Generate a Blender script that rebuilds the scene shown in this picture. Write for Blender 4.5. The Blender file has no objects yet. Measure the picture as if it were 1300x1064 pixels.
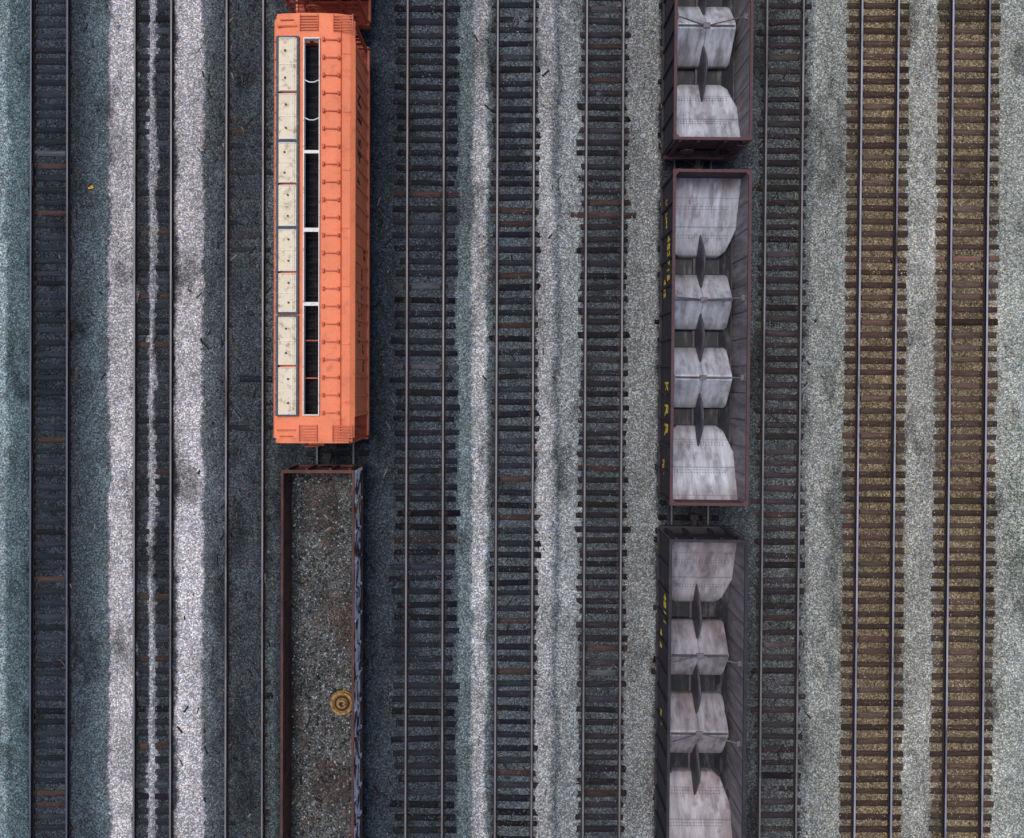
import bpy, math, numpy as np
from mathutils import Vector
rng=np.random.default_rng(7)
sc=bpy.context.scene
CAMH=33.0; F=1011.0
GAIN=(1.10,1.06,1.03)
def lin(v):
    v=np.asarray(v,float)/255.0
    return np.where(v<=0.04045,v/12.92,((v+0.055)/1.055)**2.4)
def C(r,g,b):
    l=lin([r,g,b]); return (float(l[0]),float(l[1]),float(l[2]))
def gx(px): return (px-650)/30.64      # survey x (ground metres)
# ---------------------------------------------------------------- noise
NG=rng.random((256,256))
def vn(x,y):
    xi=np.floor(x).astype(int); yi=np.floor(y).astype(int)
    fx=x-xi; fy=y-yi; fx=fx*fx*(3-2*fx); fy=fy*fy*(3-2*fy)
    a=NG[xi%256,yi%256]; b=NG[(xi+1)%256,yi%256]; c=NG[xi%256,(yi+1)%256]; d=NG[(xi+1)%256,(yi+1)%256]
    return (a*(1-fx)+b*fx)*(1-fy)+(c*(1-fx)+d*fx)*fy
def fbm(x,y,o=4):
    s=0;a=1;t=0
    for i in range(o):
        s=s+a*vn(x*2**i+17.3*i,y*2**i+41.7*i); t+=a; a*=0.55
    return s/t
def sstep(a,b,x):
    t=np.clip((x-a)/(b-a),0,1); return t*t*(3-2*t)
# ---------------------------------------------------------------- materials
def N(nt,t,**k):
    n=nt.nodes.new(t)
    for a,b in k.items(): setattr(n,a,b)
    return n
def mat(name,color=(1,1,1),rough=.7,metal=0.,var=.25,scale=2.,attr=False,rust=None,rthr=.6,rsoft=.08,rscale=1.5,
        bump=0.,bscale=25.,stretch=(1,1,1),spec=.4,pebble=False,fine=0.):
    m=bpy.data.materials.new(name); m.use_nodes=True; nt=m.node_tree; L=nt.links
    bs=nt.nodes['Principled BSDF']; bs.inputs['Roughness'].default_value=rough; bs.inputs['Metallic'].default_value=metal
    bs.inputs['Specular IOR Level'].default_value=spec
    geo=N(nt,'ShaderNodeNewGeometry'); mp=N(nt,'ShaderNodeMapping'); mp.inputs['Scale'].default_value=stretch
    L.new(geo.outputs['Position'],mp.inputs['Vector']); V=mp.outputs['Vector']
    if attr:
        at=N(nt,'ShaderNodeAttribute',attribute_name='Col'); col=at.outputs['Color']
    else:
        r=N(nt,'ShaderNodeRGB'); r.outputs[0].default_value=(*color,1); col=r.outputs[0]
    def noise(s,d=5,ro=.6):
        n=N(nt,'ShaderNodeTexNoise'); n.inputs['Scale'].default_value=s; n.inputs['Detail'].default_value=d; n.inputs['Roughness'].default_value=ro
        L.new(V,n.inputs['Vector']); return n.outputs['Fac']
    def rangem(x,a,b,c,d):
        n=N(nt,'ShaderNodeMapRange'); 
        for i,v in enumerate((a,b,c,d)): n.inputs[1+i].default_value=v
        L.new(x,n.inputs[0]); return n.outputs[0]
    def mul(cc,f):
        n=N(nt,'ShaderNodeVectorMath',operation='SCALE'); L.new(cc,n.inputs[0]); L.new(f,n.inputs['Scale']); return n.outputs[0]
    if rust is not None:
        f=rangem(noise(rscale,8,.65),rthr-rsoft,rthr+rsoft,0,1)
        mx=N(nt,'ShaderNodeMix',data_type='RGBA'); L.new(f,mx.inputs[0]); L.new(col,mx.inputs[6]); mx.inputs[7].default_value=(*rust,1); col=mx.outputs[2]
    if var: col=mul(col,rangem(noise(scale),.3,.7,1-var,1+var))
    if fine: col=mul(col,rangem(noise(scale*12,3),.3,.7,1-fine,1+fine))
    hb=None
    if pebble:
        v=N(nt,'ShaderNodeTexVoronoi'); v.inputs['Scale'].default_value=18; L.new(V,v.inputs['Vector'])
        sp=N(nt,'ShaderNodeSeparateColor'); L.new(v.outputs['Color'],sp.inputs[0])
        cur=N(nt,'ShaderNodeMath',operation='POWER'); L.new(sp.outputs[0],cur.inputs[0]); cur.inputs[1].default_value=1.9
        col=mul(col,rangem(cur.outputs[0],0,1,.62,1.95))
        col=mul(col,rangem(v.outputs['Distance'],.25,.75,1.12,.55))
        # warm / cool stones
        hs=N(nt,'ShaderNodeMix',data_type='RGBA',blend_type='MULTIPLY'); hs.inputs[0].default_value=1.0
        rmp=N(nt,'ShaderNodeMix',data_type='RGBA'); L.new(sp.outputs[1],rmp.inputs[0]); rmp.inputs[6].default_value=(1.14,1.0,.86,1); rmp.inputs[7].default_value=(.9,1.0,1.12,1)
        L.new(col,hs.inputs[6]); L.new(rmp.outputs[2],hs.inputs[7]); col=hs.outputs[2]; hb=v.outputs['Distance']
    L.new(col,bs.inputs['Base Color'])
    if bump:
        b=N(nt,'ShaderNodeBump'); b.inputs['Strength'].default_value=bump
        if hb is not None:
            iv=N(nt,'ShaderNodeMath',operation='SUBTRACT'); iv.inputs[0].default_value=1; L.new(hb,iv.inputs[1]); b.inputs['Distance'].default_value=.04; L.new(iv.outputs[0],b.inputs['Height'])
        else:
            b.inputs['Distance'].default_value=.02; L.new(noise(bscale,3),b.inputs['Height'])
        L.new(b.outputs[0],bs.inputs['Normal'])
    return m
M={}
M['ground']=mat('ballast_ground',attr=True,rough=.95,var=.14,scale=1.2,bump=.4,pebble=True,spec=.2)
M['stone']=mat('gravel_stone',attr=True,rough=.9,var=0,scale=20,spec=.2)
M['tie']=mat('creosoted_wood',attr=True,rough=.9,var=.45,scale=5,stretch=(.35,3,3),fine=.3,spec=.2)
M['plate']=mat('rusty_plate',C(56,49,48),rough=.8,metal=.3,var=.4,scale=8)
M['rail_side']=mat('rail_rust',C(46,42,45),rough=.8,metal=.2,var=.3,scale=2,spec=.3)
M['rail_side_br']=mat('rail_rust_brown',C(46,36,35),rough=.8,metal=.2,var=.3,scale=2,spec=.3)
def railmat(n,c,ro): return mat(n,c,rough=ro,metal=.3,var=.25,scale=1.2,rust=C(66,60,62),rthr=.62,rscale=.8,stretch=(1,.3,1),spec=.3)
M['rh_dull']=railmat('rail_head_dull',C(86,92,106),.5)
M['rh_mid']=railmat('rail_head_worn',C(116,116,124),.5)
M['rh_bright']=railmat('rail_head_polished',C(156,160,178),.42)
M['orange']=mat('orange_paint',C(232,131,92),rough=.6,var=.10,scale=.8,rust=C(196,98,70),rthr=.66,rsoft=.12,rscale=2.2,fine=.06)
M['orange_m']=mat('orange_paint_worn',C(200,104,74),rough=.6,var=.15,scale=3,rust=C(150,74,56),rthr=.6,rsoft=.12,rscale=3)
M['orange_d']=mat('orange_paint_dirty',C(190,90,66),rough=.6,var=.2,scale=1.5,rust=C(110,55,42),rthr=.6,rscale=2.5)
M['cream']=mat('cream_fibreglass',C(222,210,186),rough=.6,var=.08,scale=2,rust=C(160,138,110),rthr=.60,rsoft=.08,rscale=4,fine=.06)
M['white']=mat('white_paint',C(225,222,220),rough=.6,var=.08,scale=3,rust=C(120,90,80),rthr=.64,rscale=6)
M['bluegrey']=mat('blue_grey_frame',C(54,72,90),rough=.6,var=.25,scale=3,rust=C(140,144,148),rthr=.66,rscale=5)
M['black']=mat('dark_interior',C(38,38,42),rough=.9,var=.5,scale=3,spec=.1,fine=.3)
M['under']=mat('grimy_underframe',C(40,36,38),rough=.85,var=.4,scale=3,rust=C(74,52,46),rthr=.6,rscale=2)
M['wheel']=mat('wheel_steel',C(60,50,46),rough=.7,metal=.4,var=.3,scale=4)
M['sheet']=mat('worn_hopper_sheet',attr=True,rough=.5,metal=.15,var=.18,scale=2.4,stretch=(2.6,.5,1),fine=.12,spec=.4,rust=C(104,98,104),rthr=.64,rsoft=.12,rscale=1.5)
M['hop_in']=mat('hopper_inner_wall',C(130,126,132),rough=.65,metal=.1,var=.35,scale=1.2,stretch=(1,2.5,.5),rust=C(96,78,80),rthr=.58,rsoft=.15,rscale=1.6,fine=.16)
M['hop_out']=mat('hopper_black_paint',C(44,41,50),rough=.7,var=.35,scale=2,rust=C(80,56,58),rthr=.64,rscale=2.5)
M['hop_rim']=mat('hopper_rim_rust',C(90,62,66),rough=.75,var=.3,scale=2,rust=C(60,50,56),rthr=.55,rscale=2)
M['fin']=mat('hopper_gusset',C(76,76,86),rough=.6,metal=.1,var=.3,scale=3,rust=C(86,72,74),rthr=.6,rscale=3)
M['rod']=mat('brace_rod',C(112,110,118),rough=.6,metal=.2,var=.25,scale=4,rust=C(84,64,62),rthr=.55,rscale=4)
M['yellow']=mat('yellow_lettering',C(225,190,60),rough=.7,var=.2,scale=6)
M['darkpaint']=mat('dark_lettering',C(70,38,48),rough=.7,var=.2,scale=6)
M['gond']=mat('gondola_rust',C(92,58,52),rough=.85,var=.35,scale=1.6,rust=C(62,48,50),rthr=.54,rsoft=.12,rscale=1.4,fine=.2)
M['gond_side']=mat('gondola_side_graffiti',C(80,52,52),rough=.8,var=.2,scale=2,rust=C(228,232,244),rthr=.49,rsoft=.012,rscale=2.1,stretch=(1,.9,1.6))
M['wyellow']=mat('ochre_wheel',C(164,128,68),rough=.75,var=.3,scale=6,rust=C(106,76,50),rthr=.55,rscale=7)
M['leaf']=mat('leaf_green',C(70,92,44),rough=.8,var=.5,scale=5)
M['scrap']=mat('scrap_wood',attr=True,rough=.9,var=.4,scale=6)
# ---------------------------------------------------------------- mesh helpers
COL=bpy.context.scene.collection
def link(o,parent=None):
    COL.objects.link(o)
    if parent is not None: o.parent=parent
    return o
def empty(name,loc=(0,0,0),rz=0):
    e=bpy.data.objects.new(name,None); e.location=loc; e.rotation_euler=(0,0,rz); e.empty_display_size=.5
    return link(e)
def mesh_np(name,V,Fc,col=None,mats=(),parent=None,smooth=False):
    me=bpy.data.meshes.new(name); V=np.asarray(V,np.float32); Fc=np.asarray(Fc,np.int32); n,k=Fc.shape
    me.vertices.add(len(V)); me.vertices.foreach_set('co',V.ravel())
    me.loops.add(n*k); me.loops.foreach_set('vertex_index',Fc.ravel())
    me.polygons.add(n); me.polygons.foreach_set('loop_start',np.arange(n,dtype=np.int32)*k)
    me.polygons.foreach_set('loop_total',np.full(n,k,np.int32))
    me.update(calc_edges=True)
    if smooth: me.polygons.foreach_set('use_smooth',np.ones(n,bool))
    if col is not None:
        a=me.color_attributes.new('Col','FLOAT_COLOR','POINT'); c4=np.ones((len(V),4),np.float32); c4[:,:3]=col; a.data.foreach_set('color',c4.ravel())
    for m in mats: me.materials.append(m)
    me.validate()
    return link(bpy.data.objects.new(name,me),parent)
BF=np.array([[0,3,2,1],[4,5,6,7],[0,1,5,4],[1,2,6,5],[2,3,7,6],[3,0,4,7]])
BV=np.array([[-1,-1,-1],[1,-1,-1],[1,1,-1],[-1,1,-1],[-1,-1,1],[1,-1,1],[1,1,1],[-1,1,1]])*.5
def boxes_np(name,cen,size,rz,col,m,parent,jit=0.,tilt=0.):
    n=len(cen); v=BV[None]*size[:,None,:]
    if jit: v=v+rng.normal(0,jit,v.shape)*np.array([1.5,.6,.3])
    if tilt: v[:,:,2]+=v[:,:,0]*rng.normal(0,tilt,n)[:,None]
    c=np.cos(rz)[:,None]; s=np.sin(rz)[:,None]
    x=v[:,:,0]*c-v[:,:,1]*s; y=v[:,:,0]*s+v[:,:,1]*c
    V=np.stack([x,y,v[:,:,2]],-1)+cen[:,None,:]
    Fc=(BF[None]+(np.arange(n)*8)[:,None,None]).reshape(-1,4)
    cc=np.repeat(col,8,axis=0) if col is not None else None
    return mesh_np(name,V.reshape(-1,3),Fc,cc,[m],parent)
class G:
    def __init__(s): s.v=[]; s.f=[]
    def add(s,vs,fs):
        b=len(s.v); s.v+= [tuple(p) for p in vs]; s.f+=[tuple(b+i for i in f) for f in fs]; return s
    def box(s,x0,x1,y0,y1,z0,z1):
        return s.add([(x0,y0,z0),(x1,y0,z0),(x1,y1,z0),(x0,y1,z0),(x0,y0,z1),(x1,y0,z1),(x1,y1,z1),(x0,y1,z1)],[list(f) for f in BF])
    def prism(s,prof,y0,y1):
        n=len(prof); vs=[(p[0],y0,p[1]) for p in prof]+[(p[0],y1,p[1]) for p in prof]
        fs=[(i,(i+1)%n,n+(i+1)%n,n+i) for i in range(n)]+[tuple(range(n))[::-1],tuple(range(n,2*n))]
        return s.add(vs,fs)
    def cyl(s,p0,p1,r,n=10,r2=None):
        p0=Vector(p0);p1=Vector(p1);d=(p1-p0).normalized(); a=Vector((0,0,1)) if abs(d.z)<.9 else Vector((1,0,0))
        u=d.cross(a).normalized(); w=d.cross(u); r2=r if r2 is None else r2
        vs=[p0+(u*math.cos(2*math.pi*i/n)+w*math.sin(2*math.pi*i/n))*r for i in range(n)]+[p1+(u*math.cos(2*math.pi*i/n)+w*math.sin(2*math.pi*i/n))*r2 for i in range(n)]
        return s.add(vs,[(i,(i+1)%n,n+(i+1)%n,n+i) for i in range(n)]+[tuple(range(n))[::-1],tuple(range(n,2*n))])
    def torus(s,c,R,r,axis='y',n=20,k=6):
        vs=[];fs=[]
        for i in range(n):
            a=2*math.pi*i/n
            for j in range(k):
                b=2*math.pi*j/k; q=R+r*math.cos(b); h=r*math.sin(b)
                p=(q*math.cos(a),h,q*math.sin(a)) if axis=='y' else (q*math.cos(a),q*math.sin(a),h)
                vs.append((c[0]+p[0],c[1]+p[1],c[2]+p[2]))
        for i in range(n):
            for j in range(k): fs.append((i*k+j,((i+1)%n)*k+j,((i+1)%n)*k+(j+1)%k,i*k+(j+1)%k))
        return s.add(vs,fs)
    def lathe(s,c,prof,n=32):
        k=len(prof); vs=[(c[0]+r*math.cos(2*math.pi*i/n),c[1]+r*math.sin(2*math.pi*i/n),c[2]+z) for i in range(n) for r,z in prof]
        return s.add(vs,[(i*k+j,((i+1)%n)*k+j,((i+1)%n)*k+j+1,i*k+j+1) for i in range(n) for j in range(k-1)])
    def make(s,name,parent,m,bevel=0):
        me=bpy.data.meshes.new(name); me.from_pydata(s.v,[],s.f); me.materials.append(m); me.update()
        import bmesh
        bm=bmesh.new(); bm.from_mesh(me); bmesh.ops.recalc_face_normals(bm,faces=bm.faces); bm.to_mesh(me); bm.free()
        o=link(bpy.data.objects.new(name,me),parent)
        if bevel:
            b=o.modifiers.new('bevel','BEVEL'); b.width=bevel; b.segments=2; b.limit_method='ANGLE'
        return o
def text(name,parent,body,size,loc,rot,m,ext=.006):
    cu=bpy.data.curves.new(name,'FONT'); cu.body=body; cu.size=size; cu.extrude=ext; cu.align_x='CENTER'; cu.align_y='CENTER'
    cu.materials.append(m); o=bpy.data.objects.new(name,cu); o.location=loc; o.rotation_euler=rot; return link(o,parent)
# ---------------------------------------------------------------- yard layout
def slope(X): return np.interp(X,[-20,-7,3,7,11,19],[.001,.002,.0045,.0085,.0095,.0098])
TR=[ # centre px, half length, outside z, inside z, tie colour, head, side, spacing, amp
 (65, .86,.045,-.035,(38,43,52),'rh_dull','rail_side',.49,.030),
 (196,.74,.05,-.020,(42,45,52),'rh_mid','rail_side',.52,.035),
 (312,1.1,.03, .012,(44,47,54),'rh_mid','rail_side',.53,.035),
 (427,1.3,-.02,-.03,(36,38,44),'rh_dull','rail_side',.53,.03),
 (540,1.30,-.03,-.045,(32,35,43),'rh_mid','rail_side',.55,.02),
 (653.5,.98,.035,-.034,(34,37,44),'rh_mid','rail_side',.53,.040),
 (765.5,1.0,.03,-.036,(40,38,43),'rh_mid','rail_side',.50,.032),
 (876,1.3,-.02,-.03,(36,36,42),'rh_dull','rail_side',.53,.03),
 (991,1.0,.03,-.034,(52,46,49),'rh_mid','rail_side',.54,.040),
 (1111,1.30,-.03,-.045,(74,60,54),'rh_bright','rail_side_br',.525,.015),
 (1226,1.30,-.03,-.045,(76,62,56),'rh_bright','rail_side_br',.525,.015)]
CP=[(-60,110,130,138),(0,120,139,146),(6,124,143,150),(11,84,103,110),(36,72,90,98),(42,46,54,63),(64,50,58,67),(92,46,54,63),(112,62,74,83),(125,78,93,102),(138,88,101,108),
(141,168,170,177),(170,165,168,175),(174,50,56,64),(188,56,62,70),(190.5,148,153,162),(196.5,148,153,162),(200,46,52,60),(222,54,60,68),(227,166,169,177),(256,166,169,177),
(260,84,94,101),(275,70,80,88),(290,58,66,74),(335,56,64,72),(345,72,84,90),(355,46,52,60),(455,44,50,58),(475,60,72,82),(500,58,68,77),(508,60,69,78),(572,64,73,82),(579,68,80,89),
(583,100,115,121),(598,94,109,116),(602,155,160,166),(616,155,162,168),(620,86,99,106),(630,76,86,94),(677,76,86,94),(683,146,152,158),(698,152,158,163),(704,114,124,131),(708,90,101,109),
(714,136,145,150),(735,128,138,144),(741,68,76,82),(788,66,73,79),(797,114,121,126),(832,130,137,141),(838,50,55,62),(915,46,50,58),(958,72,80,85),(970,68,75,79),(1015,82,88,90),(1026,102,110,113),
(1030,132,139,139),(1068,132,139,137),(1076,110,107,96),(1088,111,102,86),(1135,113,103,83),(1146,116,111,98),(1153,140,145,142),(1184,140,145,142),(1192,112,107,92),(1203,111,102,84),(1250,111,102,83),
(1260,128,125,114),(1268,144,151,148),(1300,146,156,153),(1380,132,142,140)]
CPx=np.array([gx(c[0]) for c in CP]); CPc=lin(np.array([c[1:] for c in CP]))*np.array(GAIN)
def ref(X,Y):
    Yc=np.clip(Y,-60,60); return X-slope(X)*Yc
def ground_col(X,Y):
    xr=ref(X,Y); wob=(fbm(X*1.1+5,Y*.55,4)-.5)*.34+(fbm(X*6+50,Y*5,3)-.5)*.26
    xx=xr+wob
    c=np.stack([np.interp(xx,CPx,CPc[:,i]) for i in range(3)],-1)
    big=fbm(X*.5+9,Y*.12+3,4); med=fbm(X*1.6+70,Y*.7+33,4)
    k=(.68+.68*big)*(.68+.68*med)
    dk=sstep(.60,.74,fbm(X*.9+120,Y*.45+80,5))
    k=k*(1-.45*dk)
    return c*k[...,None]
def ground_z(X,Y):
    xr=ref(X,Y); z=np.full(X.shape,.02)
    for px,hw,zo,zi,*r in TR:
        u=np.abs(xr-gx(px)); amp=r[-1]
        near=1-sstep(hw+.15,hw+.5,u); z=z*(1-near)+zo*near
        ins=1-sstep(hw-.12,hw+.06,u+(fbm(X*2+px,Y*2,2)-.5)*.5*amp/.04)
        zi2=zi+(fbm(X*1.3+px,Y*.8+px,3)-.5)*amp*2
        z=z*(1-ins)+zi2*ins
    s=np.abs(xr-gx(193.5)); z=z+.085*(1-sstep(.07,.15,s))
    return z+(fbm(X*4,Y*4,3)-.5)*.03
xs=np.concatenate([[-4000,-1500,-500,-150,-60,-32],np.linspace(-24,24,760),[32,60,150,500,1500,4000]])
ys=np.concatenate([[-4000,-1500,-500,-150,-70,-35],np.linspace(-22,20,460),[35,70,150,500,1500,4000]])
X,Y=np.meshgrid(xs,ys,indexing='ij'); Z=ground_z(X,Y); gc=ground_col(X,Y)
nx,ny=X.shape; I=np.arange(nx*ny).reshape(nx,ny)
Fq=np.stack([I[:-1,:-1],I[1:,:-1],I[1:,1:],I[:-1,1:]],-1).reshape(-1,4)
mesh_np('ground',np.stack([X,Y,Z],-1).reshape(-1,3),Fq,gc.reshape(-1,3),[M['ground']],smooth=True)
# pebbles ---------------------------------------------------------
OV=np.array([[1,0,0],[-1,0,0],[0,1,0],[0,-1,0],[0,0,1],[0,0,-1]],float)
OF=np.array([[0,2,4],[2,1,4],[1,3,4],[3,0,4],[2,0,5],[1,2,5],[3,1,5],[0,3,5]])
def pebbles(name,px,py,pz,sz,col,parent=None):
    n=len(px); v=OV[None]*(sz[:,None,None]*rng.uniform(.6,1.25,(n,6,1))); v[:,:,2]*=.7
    a=rng.uniform(0,6.28,n); c=np.cos(a)[:,None]; s=np.sin(a)[:,None]
    x=v[:,:,0]*c-v[:,:,1]*s; y=v[:,:,0]*s+v[:,:,1]*c
    V=np.stack([x+px[:,None],y+py[:,None],v[:,:,2]+pz[:,None]],-1).reshape(-1,3)
    Fc=(OF[None]+(np.arange(n)*6)[:,None,None]).reshape(-1,3)
    return mesh_np(name,V,Fc,np.repeat(col,6,axis=0),[M['stone']],parent)
n=105000
px_=rng.uniform(-22.5,22.5,n); py_=rng.uniform(-20,17,n)
pc=ground_col(px_,py_); lum=pc.mean(1)
keep=rng.random(n)<np.where(lum>.36,.25,1.0)
px_,py_,pc=px_[keep],py_[keep],pc[keep]; n=len(px_)
tone=rng.choice([.4,.75,1.3,2.1,3.6],n,p=[.25,.25,.27,.17,.06])
pc=np.clip(pc*tone[:,None],0.008,.55)*rng.uniform(.92,1.08,(n,3))
pz_=np.maximum(ground_z(px_,py_),-.02)
pebbles('gravel',px_,py_,pz_+.006,rng.uniform(.02,.045,n),pc)
# tracks ------------------------------------------------------------
RP=[(-.07,.02),(-.07,.032),(-.014,.052),(-.012,.14),(-.037,.152),(-.037,.182),(-.030,.19),(.030,.19),(.037,.182),(.037,.152),(.012,.14),(.014,.052),(.07,.032),(.07,.02)]
for ti,(px,hw,zo,zi,tc,hm,sm,sp,amp) in enumerate(TR):
    xc=gx(px); e=empty('railroad_track',(xc,0,0),-float(slope(xc)))
    r=G()
    for sx in(-.7525,.7525): r.prism([(a+sx,b) for a,b in RP],-60,60)
    o=r.make('rails',e,M[sm]); o.data.materials.append(M[hm])
    for p in o.data.polygons:
        if p.normal.z>.6 and p.center.z>.18: p.material_index=1
    g=G()   # joint bars
    for sx in(-.7525,.7525):
        for yj in np.arange(-39+ti*1.7+(sx>0)*5.5,40,11.9):
            g.box(sx-.06,sx-.015,yj-.45,yj+.45,.055,.14); g.box(sx+.015,sx+.06,yj-.45,yj+.45,.055,.14)
            for b_ in(-.3,-.1,.1,.3): g.box(sx-.085,sx-.061,yj+b_-.02,yj+b_+.02,.08,.12)
    g.make('joint_bars',e,M['plate'])
    yy=np.arange(-40,40,sp); n=len(yy); clean=px>1050
    j=.018 if clean else .04
    yy=yy+rng.normal(0,j,n)
    L=min(2.55,2*hw+.55)+rng.normal(0,.045 if clean else .09,n)
    cx=rng.normal(0,.028 if clean else .07,n)
    rz=rng.normal(0,.012 if clean else .016,n)
    cen=np.stack([cx,yy,-.075+rng.normal(0,.004 if clean else .008,n)],-1)
    size=np.stack([L,rng.uniform(.21,.27,n),np.full(n,.15)],-1)
    base=lin(np.array(tc))
    col=base[None]*rng.lognormal(0,.28 if clean else .34,n)[:,None]*rng.uniform(.92,1.08,(n,3))
    if not clean:
        w=rng.random(n)<.10; col[w]=lin(np.array([70,56,54]))*rng.uniform(.6,1.1,w.sum())[:,None]
        g=rng.random(n)<.015; col[g]=lin(np.array([78,82,88]))
    boxes_np('ties',cen,size,rz,col,M['tie'],e,jit=.009,tilt=.003)
    pc_=np.concatenate([np.stack([np.full(n,s),yy,np.full(n,.011)],-1) for s in(-.7525,.7525)])
    boxes_np('tie_plates',pc_,np.tile([.34,.18,.022],(2*n,1)),np.zeros(2*n),None,M['plate'],e)
    sk=[]
    for s in(-.7525,.7525):
        for dx in(-.1,.1): sk.append(np.stack([np.full(n,s+dx)+rng.normal(0,.006,n),yy+rng.choice([-.05,.05],n),np.full(n,.035)],-1))
    sk=np.concatenate(sk); boxes_np('spikes',sk,np.tile([.035,.03,.03],(len(sk),1)),np.zeros(len(sk)),None,M['plate'],e)
# wood scraps along the old tracks
sx=np.concatenate([rng.normal(gx(305),1.0,260),rng.normal(gx(490),.45,110),rng.normal(gx(655),.8,90),rng.normal(gx(990),.8,90),rng.normal(gx(90),.6,60)]); n=len(sx)
sy=rng.uniform(-19,17,n); cen=np.stack([sx,sy,ground_z(sx,sy)+.015],-1)
size=np.stack([rng.uniform(.02,.07,n),rng.uniform(.08,.45,n),np.full(n,.03)],-1)
colr=np.array([lin([34,32,36]),lin([84,68,62]),lin([120,114,110])])[rng.choice(3,n,p=[.62,.28,.1])]
boxes_np('wood_scraps',cen,size,rng.uniform(-.9,.9,n),colr,M['scrap'],None,jit=.006)
# ---------------------------------------------------------------- rolling stock common
def trucks(e,ys,L):
    w=G(); f=G()
    for yc in ys:
        for dy in(-.87,.87):
            w.cyl((-.66,yc+dy,.61),(.66,yc+dy,.61),.08,10)
            for s in(-1,1):
                w.cyl((s*.692,yc+dy,.61),(s*.82,yc+dy,.61),.42,26); w.cyl((s*.66,yc+dy,.61),(s*.69,yc+dy,.61),.45,26)
        for s in(-1,1):
            f.box(s*1.0-.07,s*1.0+.07,yc-1.1,yc+1.1,.5,.68); f.box(s*1.0-.09,s*1.0+.09,yc-.35,yc+.35,.4,.86)
        f.box(-1.1,1.1,yc-.2,yc+.2,.66,.69)
    w.make('wheelsets',e,M['wheel']); f.make('truck_frames',e,M['under'],.02)
def coupler(e,L2,reach):
    g=G()
    for s in(-1,1):
        a=L2-.3; b=L2+reach
        y0,y1=sorted((s*a,s*(b-.18))); g.box(-.09,.09,y0,y1,.8,.96)
        y0,y1=sorted((s*(b-.22),s*b)); g.box(-.17,.15,y0,y1,.74,1.02)
        g.cyl((.28,s*a,.85),(.24,s*(b-.1),.5),.03,8)
        g.cyl((-.75,s*(L2+.04),.95),(-.05,s*(L2+reach*.6),.98),.018,6)
    g.make('couplers',e,M['under'],.015)
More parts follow.
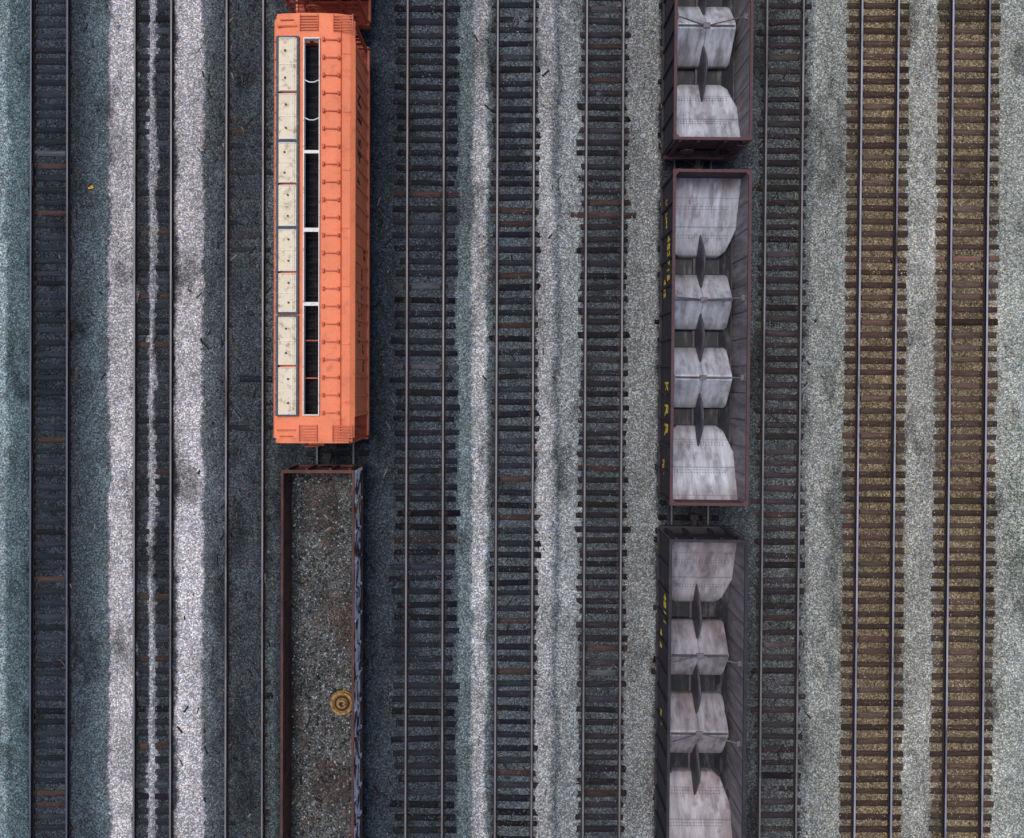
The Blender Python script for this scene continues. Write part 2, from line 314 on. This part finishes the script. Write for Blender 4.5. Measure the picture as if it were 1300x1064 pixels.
# ---------------------------------------------------------------- open hopper
def open_hopper(X0,Y0,rz,sheetc,seed,txt,rim):
    e=empty('open_hopper_car',(X0,Y0,0),rz); L2=6.28; W=1.47
    g=G()
    for s in(-1,1):
        a,b=sorted((s*1.37,s*1.40)); g.box(a,b,-L2+.04,L2-.04,.78,3.2)
    o=g.make('side_sheets',e,M['hop_in']); o.data.materials.append(M['hop_out'])
    for p in o.data.polygons:
        if abs(p.normal.x)>.5 and p.normal.x*p.center.x>0: p.material_index=1
    g=G()
    for s in(-1,1):
        for y in np.linspace(-L2+.12,L2-.12,13):
            a,b=sorted((s*1.402,s*1.475)); g.prism([(a,.95),(b,.95),(b,3.1),(a,3.18)],y-.06,y+.06)
        a,b=sorted((s*1.402,s*1.49)); g.box(a,b,-L2+.0,L2-.0,.86,.945)
    g.make('side_posts',e,M['hop_out'])
    g=G()
    for s in(-1,1):
        for y in np.linspace(-L2+.12,L2-.12,13)[1:-1]:   # inner weld seams
            a,b=sorted((s*1.358,s*1.369)); g.box(a,b,y-.02,y+.02,1.1,3.19)
    g.make('wall_seams',e,M['fin'])
    g=G()
    for s in(-1,1):
        a,b=sorted((s*1.36,s*W)); g.box(a,b,-L2,L2,3.203,3.3)
        a,b=sorted((s*(L2-.11),s*L2)); g.box(-1.358,1.358,a,b,3.205,3.296)
    for sx in(-1,1):
        for sy in(-1,1): 
            g.add([(sx*1.43,sy*(L2-.02),3.305),(sx*1.16,sy*(L2-.02),3.305),(sx*1.43,sy*(L2-.3),3.305)],[(0,1,2)])
    g.make('top_rim',e,M[rim])
    g=G()
    for s in(-1,1):
        a,b=sorted((s*(L2-.07),s*(L2-.04))); g.box(-1.365,1.365,a,b,2.0,3.203)
        for x in(-1.2,-.5,.5,1.2): 
            a,b=sorted((s*(L2-.035),s*(L2+.04))); g.box(x-.05,x+.05,a,b,1.12,3.19)
        a,b=sorted((s*(L2-.25),s*(L2+.10))); g.box(-1.42,1.42,a,b,.9,1.1)
        for k in range(6): g.cyl((1.0,s*(L2+.09),1.25+k*.33),(1.4,s*(L2+.09),1.25+k*.33),.015,6)
        for x in (1.0,1.4): g.cyl((x,s*(L2+.09),1.1),(x,s*(L2+.09),3.1),.018,6)
        for x in(-.9,.9): g.cyl((x,s*(L2-.1),1.1),(x,s*(L2-1.0),1.6),.05,6)
    g.torus((-.75,-L2-.16,2.3),.26,.02,'y'); g.cyl((-.75,-L2-.16,2.3),(-.75,-L2,2.3),.03,8)
    g.box(-.77,-.73,-L2-.18,-L2-.15,2.05,2.55); g.box(-1.0,-.5,-L2-.175,-L2-.155,2.28,2.32)
    g.make('end_frames',e,M[rim])
    # slope sheets + saddles
    us=np.linspace(-1.366,1.366,110); vs=np.linspace(-L2+.075,L2-.075,480); U,V=np.meshgrid(us,vs,indexing='ij')
    P=np.array([-3.05,.08,3.0]); d=np.min(np.abs(V[...,None]-P),-1)
    end=np.abs(V)>3.05
    zend=2.25; run=L2-.075-3.0-.36
    zE=1.12+np.clip(d-.36,0,9)*(zend-1.12)/run
    ds=np.clip(d-.36,0,9); zS=1.12+.98*np.minimum(ds/1.10,1)
    zz=np.where(end,zE,zS)
    t=np.clip((d-.34),0,9)
    wE=np.where(end,.80+.28*np.clip(t/.22,0,1)+.34*np.clip((t-.22)/.9,0,1),1.04+.12*np.clip(t/.10,0,1))
    wE=wE+(fbm(V*2+seed,U*0+seed,3)-.5)*.04
    inw=1-sstep(wE-.012,wE+.012,np.abs(U)); inp=sstep(.335,.36,d)
    m_=inw*inp
    side=(.80+.30*np.clip((np.abs(U)-.9)/.45,0,1))
    Zh=side*(1-m_)+zz*m_
    base=lin(np.array(sheetc)); cc=np.array(base)[None,None]*np.ones(U.shape+(1,))
    st=.55+.8*fbm(U*4.2+seed,V*.7+seed*3,5); 
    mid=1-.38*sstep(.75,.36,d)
    seam=1-.35*(np.abs(((V+100)%1.05)-.5)<.02)*end-.4*(np.abs(U)<.02)*(~end)-.25*(np.abs(np.abs(U)-.68)<.012)
    cc=cc*(st*mid*seam)[...,None]
    rustm=sstep(.52,.74,fbm(U*1.4+seed*2,V*.8+11,5))*(.55 if rim!='hop_rim' else .35)
    ee=sstep(L2-.9,L2-.1,np.abs(V))*.75*fbm(U*3,V*2+seed,3)*1.4; rustm=np.clip(np.maximum(rustm,ee),0,1)
    cc=cc*(1-rustm[...,None])+lin(np.array([112,90,92]))*rustm[...,None]
    pocket_dark=lin(np.array([30,32,40]))*(.5+1.1*fbm(U*5,V*5,3))[...,None]  # dark mottled colour for pocket floors and the sides beyond the sheets
    dust=sstep(.55,.72,fbm(U*3+seed+40,V*2.2,4))[...,None]*.7      # coal fines left on the sheets
    mm=sstep(.5,.9,m_)[...,None]; cc=cc*(1-dust*.45)
    cc=cc*mm+pocket_dark*(1-mm)
    I=np.arange(U.size).reshape(U.shape); Fq=np.stack([I[:-1,:-1],I[1:,:-1],I[1:,1:],I[:-1,1:]],-1).reshape(-1,4)
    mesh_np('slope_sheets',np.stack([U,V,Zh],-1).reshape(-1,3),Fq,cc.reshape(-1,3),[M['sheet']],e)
    g=G()
    def zat(v):
        dd=np.min(np.abs(v-P)); return 1.12+(dd-.36)*(zend-1.12)/run
    for s in(-1,1):
        for vv in(4.05,4.15,5.1,5.2):
            for u in np.arange(-1.0,1.01,.11):
                z=zat(s*vv); g.box(u-.014,u+.014,s*vv-.014,s*vv+.014,z-.01,z+.02)
    for v in(-1.485,1.54): g.prism([(-1.10,2.06),(1.10,2.06),(1.10,2.115),(-1.10,2.115)],v-.04,v+.04)
    g.make('rivets_and_ridge_angles',e,M['fin'])
    g=G()
    for p in P:
        a=1.22; n=14; vs_=[]; fs_=[]
        for i in range(n+1):
            tt=-1+2*i/n; y=p+a*tt; h=1.38+.86*(1-abs(tt)**1.7); q=.03+.045*(1-tt*tt)
            vs_+=[(-q,y,.95),(-q*.9,y,h-.1),(-.022,y,h),(.022,y,h),(q*.9,y,h-.1),(q,y,.95)]
        for i in range(n):
            for j in range(6): fs_.append((i*6+j,(i+1)*6+j,(i+1)*6+(j+1)%6,i*6+(j+1)%6))
        fs_+= [(0,1,2,3,4,5),tuple(n*6+j for j in range(6))]
        g.add(vs_,fs_)
        g.box(-.16,.16,p-.33,p+.33,.82,.94)
    g.make('centre_gussets',e,M['fin'])
    g=G()
    for v in(-1.485,1.54):
        for s in(-1,1): 
            g.cyl((s*.12,v,2.16),(s*1.37,v,2.95),.028,8); g.box(s*1.3-.06,s*1.3+.06,v-.1,v+.1,2.86,2.93)
        g.box(-.14,.14,v-.10,v+.10,2.12,2.17)
    g.make('cross_braces',e,M['rod'])
    g=G()
    for s in(-1,1):
        a,b=sorted((s*3.7,s*(L2+.1))); g.box(-.22,.22,a,b,.62,.895)
    for p in P:
        for s in(-1,1): g.add([(s*.25,p-.45,.76),(s*1.2,p-.45,.76),(s*1.2,p+.45,.76),(s*.25,p+.45,.76),(s*.4,p-.25,.35),(s*1.0,p-.25,.35),(s*1.0,p+.25,.35),(s*.4,p+.25,.35)],[(0,1,5,4),(1,2,6,5),(2,3,7,6),(3,0,4,7),(4,5,6,7)])
    g.make('underframe_chutes',e,M['under'])
    trucks(e,(-4.7,4.7),1); coupler(e,L2,.56)
    rt=(math.radians(90),0,math.radians(-90))
    for k,(t,yy,zz_,ss) in enumerate(txt): text('lettering_%d'%k,e,t,ss,(-1.409,yy,zz_),rt,M['yellow'])
    g=G()
    for yy in(-5.8,-4.2,-1.9,.6,2.9,5.5):
        g.box(-1.494,-1.491,yy-.06,yy+.06,.87,.94)
    g.make('reflector_marks',e,M['yellow'])
T1=[('482715',3.1,2.2,.6),('482',2.0,1.5,.5),('K',-1.9,2.1,.9),('R',-2.75,2.1,.9),('R',-3.5,2.1,.9),('LD LMT',4.9,1.7,.35),('70T',-5.0,1.6,.4)]
T2=[('CAP 140000',4.4,1.6,.3),('3715',2.2,2.2,.5)]
open_hopper(7.42,1.72,-.0105,(184,188,201),3,T1,'hop_rim')
open_hopper(7.56,15.37,-.0105,(190,194,206),11,T2,'hop_rim')
open_hopper(7.275,-12.1,-.0105,(164,161,170),23,[('4815',3.4,2.2,.6),('482',2.0,1.5,.5),('70T',-1.0,1.6,.4)],'hop_out')
# ---------------------------------------------------------------- covered hopper
def covered_hopper(X0,Y0,rz,txt):
    e=empty('covered_hopper_car',(X0,Y0,0),rz); L2=7.75; W=1.45
    g=G()
    for s in(-1,1):
        a=s*1.36;b=s*1.40
        g.box(min(a,b),max(a,b),-L2+.95,L2-.95,1.32,4.0)
    for s in(-1,1):
        y0,y1=s*(L2-.95),s*(L2-2.9)
        g.add([(-1.4,y0,3.4),(1.4,y0,3.4),(1.4,y0,4.0),(-1.4,y0,4.0)],[(0,1,2,3)])
        g.add([(-1.39,y0,3.4),(1.39,y0,3.4),(1.39,y1,1.35),(-1.39,y1,1.35)],[(0,1,2,3)])
    g.make('body_sides',e,M['orange'])
    g=G()
    for s in(-1,1):
        for y in np.linspace(-L2+1.0,L2-1.0,20):
            a,b=sorted((s*1.402,s*1.462)); g.box(a,b,y-.05,y+.05,1.325,3.96)
        a,b=sorted((s*1.402,s*1.48)); g.box(a,b,-L2+.1,L2-.1,1.14,1.32)
        a,b=sorted((s*1.402,s*1.47)); g.box(a,b,-L2+.95,L2-.95,3.962,4.03)
    g.make('side_posts',e,M['orange'])
    g=G()
    yo0,yo1=-L2+1.0,L2-.92
    def strip(p,y0,y1,t=.04):
        g.prism([(a,b) for a,b in p]+[(a,b-t) for a,b in p[::-1]],y0,y1)
    lft=[(-1.48,4.06),(-1.40,4.2),(-1.1,4.27),(-.34,4.32)]; rgt=[(.26,4.32),(.86,4.27),(1.3,4.16),(1.46,4.04)]
    strip(lft,-L2+.18,L2-.18); strip(rgt,-L2+.18,L2-.18)
    strip([(-.339,4.319),(.259,4.319)],-L2+.18,yo0); strip([(-.339,4.319),(.259,4.319)],yo1,L2-.18)
    for s in(-1,1):
        a,b=sorted((s*(L2-.179),s*L2)); strip([(-1.34,4.2),(-1.1,4.26),(-.34,4.31),(.26,4.31),(.86,4.26),(1.28,4.15)],a,b)
    g.make('roof_sheets',e,M['orange'])
    g=G(); q=G()
    yy=np.arange(-L2+1.1,L2-.95,.64)
    for k,y in enumerate(yy):
        g.box(.36,.92,y-.02,y+.02,4.28,4.35); g.box(.34,.42,y-.07,y+.07,4.32,4.42)
        g.cyl((.92,y-.06,4.32),(.92,y+.06,4.32),.045,8)
        g.box(-1.42,-1.30,y-.05,y+.05,4.2,4.27)
    q.prism([(.96,4.24),(.99,4.31),(1.02,4.235)],-L2+.3,L2-.3)
    for k in range(7):
        y=-L2+1.5+k*2.1; q.prism([(1.04,4.225),(1.3,4.16),(1.3,4.19),(1.04,4.255)],y-.03,y+.03)
    g.make('roof_latches',e,M['orange_m']); q.make('roof_seams',e,M['orange'])
    g=G() # coaming
    g.box(-.335,-.30,yo0+.002,yo1-.002,4.2,4.41); g.box(.225,.255,yo0+.002,yo1-.002,4.2,4.41)
    g.box(-.298,.223,yo0+.002,yo0+.04,4.2,4.405); g.box(-.298,.223,yo1-.04,yo1-.002,4.2,4.405)
    S=35.3
    for py,w in((193,.11),(292,.14),(386,.13)):
        y=(487-py)/S-5.6; g.box(-.298,.223,y-w/2,y+w/2,4.34,4.40)
    for py in (104,152):
        y=(487-py)/S-5.6; g.cyl((-.29,y+.06,4.38),(-.12,y-.02,4.39),.02,6); g.cyl((-.12,y-.02,4.39),(.05,y-.02,4.39),.02,6); g.cyl((.05,y-.02,4.39),(.22,y+.06,4.38),.02,6)
    g.make('hatch_coaming',e,M['white'])
    g=G()
    for py in(432,480): 
        y=(487-py)/S-5.6; g.box(-.298,.223,y-.02,y+.02,4.1,4.16)
    g.make('hatch_ties',e,M['orange_d'])
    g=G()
    g.box(-1.34,1.34,-L2+1.0,L2-1.0,3.3,3.8)  # near-black floor added under the slot; its dark is put into the colour
    for k in range(46):
        y=-L2+1.15+k*.3; g.box(-.29,.215,y-.015,y+.015,4.0,4.03)
    g.make('dark_floor_and_grating',e,M['black'])
    # cream hatch covers
    g=G(); fr=G(); rb=G()
    edges=[(48,117),(119,178),(181,233),(235,288),(291,345),(347,397),(402,464),(466,527)]
    x0,x1=-1.22,-.58
    for a,b in edges:
        ya,yb=(487-b)/S-5.6,(487-a)/S-5.6
        g.box(x0,x1,ya+.015,yb-.015,4.34,4.40)
        g.box(x0+.06,x1-.06,ya+.05,yb-.05,4.39,4.425)
        for t in(.02,.5,.98): 
            y=ya+(yb-ya)*t; rb.box(x0+.03,x1-.03,y-.012,y+.012,4.39,4.445)
        rb.box(x1-.15,x1-.125,ya+.06,yb-.06,4.41,4.44)
        for t in(.25,.75):
            y=ya+(yb-ya)*t; fr.cyl((x0+.30+.08*math.sin(a),y,4.41),(x0+.30+.08*math.sin(a),y,4.46),.04,8)
    for k in(0,2,4,6):
        a=edges[k][0];b=edges[k+1][1]; ya,yb=(487-b)/S-5.6,(487-a)/S-5.6
        fr.box(x0-.09,x0-.01,ya-.04,yb+.04,4.2,4.42); fr.box(x1+.01,x1+.085,ya-.04,yb+.04,4.2,4.42)
        fr.box(x0-.008,x1+.008,ya-.045,ya+.005,4.2,4.415); fr.box(x0-.008,x1+.008,yb-.005,yb+.045,4.2,4.415)
    g.make('hatch_covers',e,M['cream']); fr.make('hatch_frames',e,M['bluegrey']); rb.make('hatch_ribs',e,M['white'])
    g=G() # end platforms, grating, posts
    for s in(-1,1):
        for (xa,xb) in((-.45,.15),(.75,1.42)):
            for k in range(6):
                y=s*(L2-.62)+s*k*.1; g.box(xa,xb,y-.022,y+.022,4.34,4.37)
            g.box(xa-.03,xa-.002,*sorted((s*(L2-.66),s*(L2-.06))),4.33,4.39); g.box(xb+.002,xb+.03,*sorted((s*(L2-.66),s*(L2-.06))),4.33,4.39)
        g.box(-1.3,-.6,*sorted((s*(L2-.5),s*(L2-.44))),4.26,4.33)
        g.cyl((-1.2,s*(L2-.25),4.3),(-.7,s*(L2-.25),4.34),.02,6)
    g.make('roof_grating',e,M['orange_m'])
    g=G()
    for s in(-1,1):
        a,b=sorted((s*(L2-.95),s*(L2-.025))); g.box(-1.4,1.4,a,b,1.14,1.24)
        a,b=sorted((s*(L2-.02),s*(L2+.06))); g.box(-1.44,1.44,a,b,.95,1.3)
        for x in(-1.35,-.62,.62,1.35):
            a,b=sorted((s*(L2-.12),s*(L2-.02))); g.box(x-.05,x+.05,a,b,1.3,4.1)
        for z in(2.0,2.9,3.8): a,b=sorted((s*(L2-.115),s*(L2-.03))); g.box(-1.3,1.3,a,b,z-.04,z+.04)
        for k in range(8): g.cyl((.8,s*(L2+.03),1.45+k*.33),(1.3,s*(L2+.03),1.45+k*.33),.018,6); 
        for k in range(8): g.cyl((-1.3,s*(L2+.03),1.45+k*.33),(-.8,s*(L2+.03),1.45+k*.33),.018,6)
        for x in(-.95,.95): g.cyl((x,s*(L2-.1),1.3),(x,s*(L2-.95),3.4),.05,6)
    g.make('end_frames',e,M['orange_d'])
    g=G(); g.torus((-.35,-L2-.2,3.0),.28,.022,'y'); g.cyl((-.35,-L2-.22,3.0),(-.35,-L2-.02,3.0),.03,8)
    g.box(-.63,-.07,-L2-.21,-L2-.19,2.98,3.02); g.box(-.37,-.33,-L2-.215,-L2-.185,2.72,3.28)
    g.box(-.65,-.05,-L2-.25,-L2-.0,2.3,2.34)
    g.make('brake_wheel',e,M['orange_m'])
    g=G()
    for y in(-3.2,0,3.2):
        for s in(-1,1):
            g.add([(s*.25,y-1.4,1.34),(s*1.38,y-1.4,1.34),(s*1.38,y+1.4,1.34),(s*.25,y+1.4,1.34),(s*.35,y-.35,.5),(s*.95,y-.35,.5),(s*.95,y+.35,.5),(s*.35,y+.35,.5)],[(0,1,5,4),(1,2,6,5),(2,3,7,6),(3,0,4,7),(4,5,6,7)])
    g.make('discharge_hoppers',e,M['orange_d'])
    g=G(); g.box(-.22,.22,-L2-.0,L2+.0,.8,1.138); g.make('centre_sill',e,M['under'])
    trucks(e,(-L2+1.7,L2-1.7),1); coupler(e,L2,.47)
    rt=(math.radians(90),0,math.radians(90))
    for k,(t,yy,zz_,ss) in enumerate(txt): text('lettering_%d'%k,e,t,ss,(1.409,yy,zz_),rt,M['darkpaint'])
TT=[('BN',4.9,2.9,1.1),('46',3.2,2.9,1.0),('7',1.9,2.9,1.0),('LT WT 61400',-2.2,2.4,.35),('LD LMT',-3.4,2.9,.4),('CU FT',-4.6,2.1,.4),('52',-.6,1.9,.45)]
covered_hopper(-7.17,5.6,-.002,TT)
covered_hopper(-7.10,5.6+15.5+.97,-.002,TT[:2])
# ---------------------------------------------------------------- gondola
def gondola(X0,Y0,rz):
    e=empty('gondola_car',(X0,Y0,0),rz); L2=8.1; W=1.43
    g=G()
    for s in(-1,1): a,b=sorted((s*1.33,s*1.37)); g.box(a,b,-L2+.05,L2-.05,1.2,2.52)
    for s in(-1,1): a,b=sorted((s*(L2-.10),s*(L2-.052))); g.box(-1.329,1.329,a,b,1.2,2.52)
    o=g.make('wall_sheets',e,M['gond']); o.data.materials.append(M['gond_side'])
    for p in o.data.polygons:
        if p.normal.x>.5 and p.center.x>1.36: p.material_index=1
    g=G(); gp=G()
    for s in(-1,1):
        a,b=sorted((s*1.31,s*1.40)); g.box(a,b,-L2,L2,2.523,2.61)
        a,b=sorted((s*(L2-.12),s*L2)); g.box(-1.308,1.308,a,b,2.525,2.606)
        for y in np.linspace(-L2+.1,L2-.1,15): 
            a,b=sorted((s*1.372,s*1.428)); (gp if s>0 else g).prism([(a,1.12),(b,1.12),(b,2.4),(a,2.5)],y-.05,y+.05)
        a,b=sorted((s*1.372,s*1.44)); g.box(a,b,-L2,L2,1.0,1.118)
        for y in np.linspace(-L2+.6,L2-.6,14): a,b=sorted((s*1.31,s*1.329)); g.box(a,b,y-.02,y+.02,1.4,2.5)
        a,b=sorted((s*(L2-.048),s*(L2+.05))); 
        for x in(-1.2,-.45,.45,1.2): g.box(x-.05,x+.05,a,b,1.12,2.5)
        g.box(-1.36,1.36,a,b,.9,1.1)
    g.make('rim_and_posts',e,M['gond']); gp.make('painted_posts',e,M['gond_side'])
    g=G(); g.box(-1.325,1.325,-L2+.11,L2-.11,1.12,1.2); g.box(-.25,.25,-L2,L2,.75,1.1); g.make('underframe',e,M['under'])
    us=np.linspace(-1.325,1.325,60); vs=np.linspace(-L2+.11,L2-.11,330); U,V=np.meshgrid(us,vs,indexing='ij')
    edge=sstep(.7,1.32,np.abs(U)); zz=1.27+.12*fbm(U*1.2,V*.7,4)+.06*edge+.03*fbm(U*6,V*6,2)
    br=.65*sstep(.50,.66,fbm(U*.9+7,V*.45+2,5)+.12*sstep(3.5,6.5,V)); 
    col=lin(np.array([92,96,98]))*(1-br[...,None])+lin(np.array([74,61,58]))*br[...,None]
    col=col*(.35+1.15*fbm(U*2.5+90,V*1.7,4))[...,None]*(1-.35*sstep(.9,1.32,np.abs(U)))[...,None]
    I=np.arange(U.size).reshape(U.shape); Fq=np.stack([I[:-1,:-1],I[1:,:-1],I[1:,1:],I[:-1,1:]],-1).reshape(-1,4)
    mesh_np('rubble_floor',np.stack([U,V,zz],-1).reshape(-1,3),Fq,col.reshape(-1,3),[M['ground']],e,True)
    n=6500; u=rng.uniform(-1.28,1.28,n); v=rng.uniform(-L2+.15,L2-.15,n)
    k=rng.random(n)<np.where(fbm(u*.9+7,v*.45+2,5)+.12*sstep(3.5,6.5,v)>.58,.3,1); u,v=u[k],v[k]; n=len(u)
    z=1.27+.12*fbm(u*1.2,v*.7,4)+.06*sstep(.7,1.32,np.abs(u))+.03*fbm(u*6,v*6,2)
    col=lin(np.array([104,108,110]))[None]*rng.choice([.25,.65,1.4,2.8],n,p=[.3,.3,.27,.13])[:,None]*rng.uniform(.9,1.1,(n,3))
    pebbles('rubble_stones',u,v,z+.01,rng.uniform(.02,.065,n),col,e)
    n=130; u=rng.uniform(-1.15,1.15,n); v=rng.uniform(-L2+.3,L2-.3,n); z=1.30+.12*fbm(u*1.2,v*.7,4)+.06*sstep(.7,1.32,np.abs(u))
    boxes_np('rubble_scraps',np.stack([u,v,z],-1),np.stack([rng.uniform(.03,.10,n),rng.uniform(.08,.5,n),np.full(n,.03)],-1),rng.uniform(-1.5,1.5,n),
        np.array([lin([36,34,38]),lin([98,74,64]),lin([128,124,122])])[rng.choice(3,n,p=[.4,.45,.15])],M['scrap'],e,jit=.006)
    trucks(e,(-L2+1.7,L2-1.7),1); coupler(e,L2,.5)
    rt=(math.radians(90),0,math.radians(90))
    text('lettering',e,'6512',.5,(1.376,6.6,1.8),rt,M['yellow'])
gondola(-7.43,-11.4,-.002)
# loose wheel lying in the gondola
e=empty('train_wheel',(-6.73,-12.65,1.40)); g=G()
g.lathe((0,0,0),[(.10,.02),(.10,.20),(.17,.20),(.19,.10),(.33,.07),(.37,.14),(.44,.15),(.45,.05),(.48,.03),(.48,-.02),(.10,-.02)],40)
g.make('wheel_disc',e,M['wyellow'])
g=G(); g.lathe((0,0,0),[(.215,.105),(.235,.112),(.30,.098),(.31,.085)],40); g.make('dark_ring',e,M['plate'])  # dark ring between hub and rim
# leaves and weeds
e=G()
for k in range(4):
    a=k*.7+.3; r_=.09+.03*(k%2); e.add([(-17.38,8.05,.06),(-17.38+r_*math.cos(a),8.05+r_*math.sin(a),.09),(-17.38+1.4*r_*math.cos(a+.4),8.05+1.4*r_*math.sin(a+.4),.07),(-17.38+r_*math.cos(a+.8),8.05+r_*math.sin(a+.8),.08)],[(0,1,2,3)])
e.make('fallen_leaf',None,mat('leaf_yellow',C(195,160,60),rough=.8,var=.2,scale=9))
g=G()
for k in range(1100):
    if k<700: cx=gx(1288)+rng.normal(0,.3); cy=-5.5+rng.normal(0,2.2)
    else: cx=gx(rng.choice([300,345,1160,1275,1050]))+rng.normal(0,.3); cy=rng.uniform(-19,16)
    a=rng.uniform(0,6.28); l=rng.uniform(.03,.09); h=rng.uniform(.04,.1)
    z0=.03; g.add([(cx,cy,z0),(cx+l*math.cos(a)-.018,cy+l*math.sin(a),z0+h),(cx+1.6*l*math.cos(a),cy+1.6*l*math.sin(a),z0+h*.8),(cx+l*math.cos(a)+.018,cy+l*math.sin(a)+.01,z0+h)],[(0,1,2,3)])
g.make('weeds',None,M['leaf'])
# ---------------------------------------------------------------- light, sky, camera
w=bpy.data.worlds.new('World'); sc.world=w; w.use_nodes=True; nt=w.node_tree
bg=nt.nodes['Background']; sky=nt.nodes.new('ShaderNodeTexSky'); sky.sky_type='NISHITA'; sky.sun_disc=False
el,az=math.radians(74),math.radians(-40)
sky.sun_elevation=el; sky.sun_rotation=az; sky.air_density=1.0; sky.dust_density=4.0
nt.links.new(sky.outputs[0],bg.inputs[0]); bg.inputs[1].default_value=.12
sl=bpy.data.lights.new('sun','SUN'); sl.energy=1.4; sl.angle=math.radians(30); sl.color=(1,.95,.88)
so=bpy.data.objects.new('sun',sl); link(so)
dv=Vector((math.sin(az)*math.cos(el),math.cos(az)*math.cos(el),math.sin(el)))
so.rotation_euler=dv.to_track_quat('Z','Y').to_euler(); so.location=dv*50
cd=bpy.data.cameras.new('camera'); cd.lens=28; cd.sensor_width=36; cd.shift_y=-45/1300; cd.clip_end=9000
co=bpy.data.objects.new('camera',cd); co.location=(0,0,CAMH); link(co); sc.camera=co
sc.view_settings.view_transform='Standard'; sc.view_settings.look='None'; sc.view_settings.exposure=0
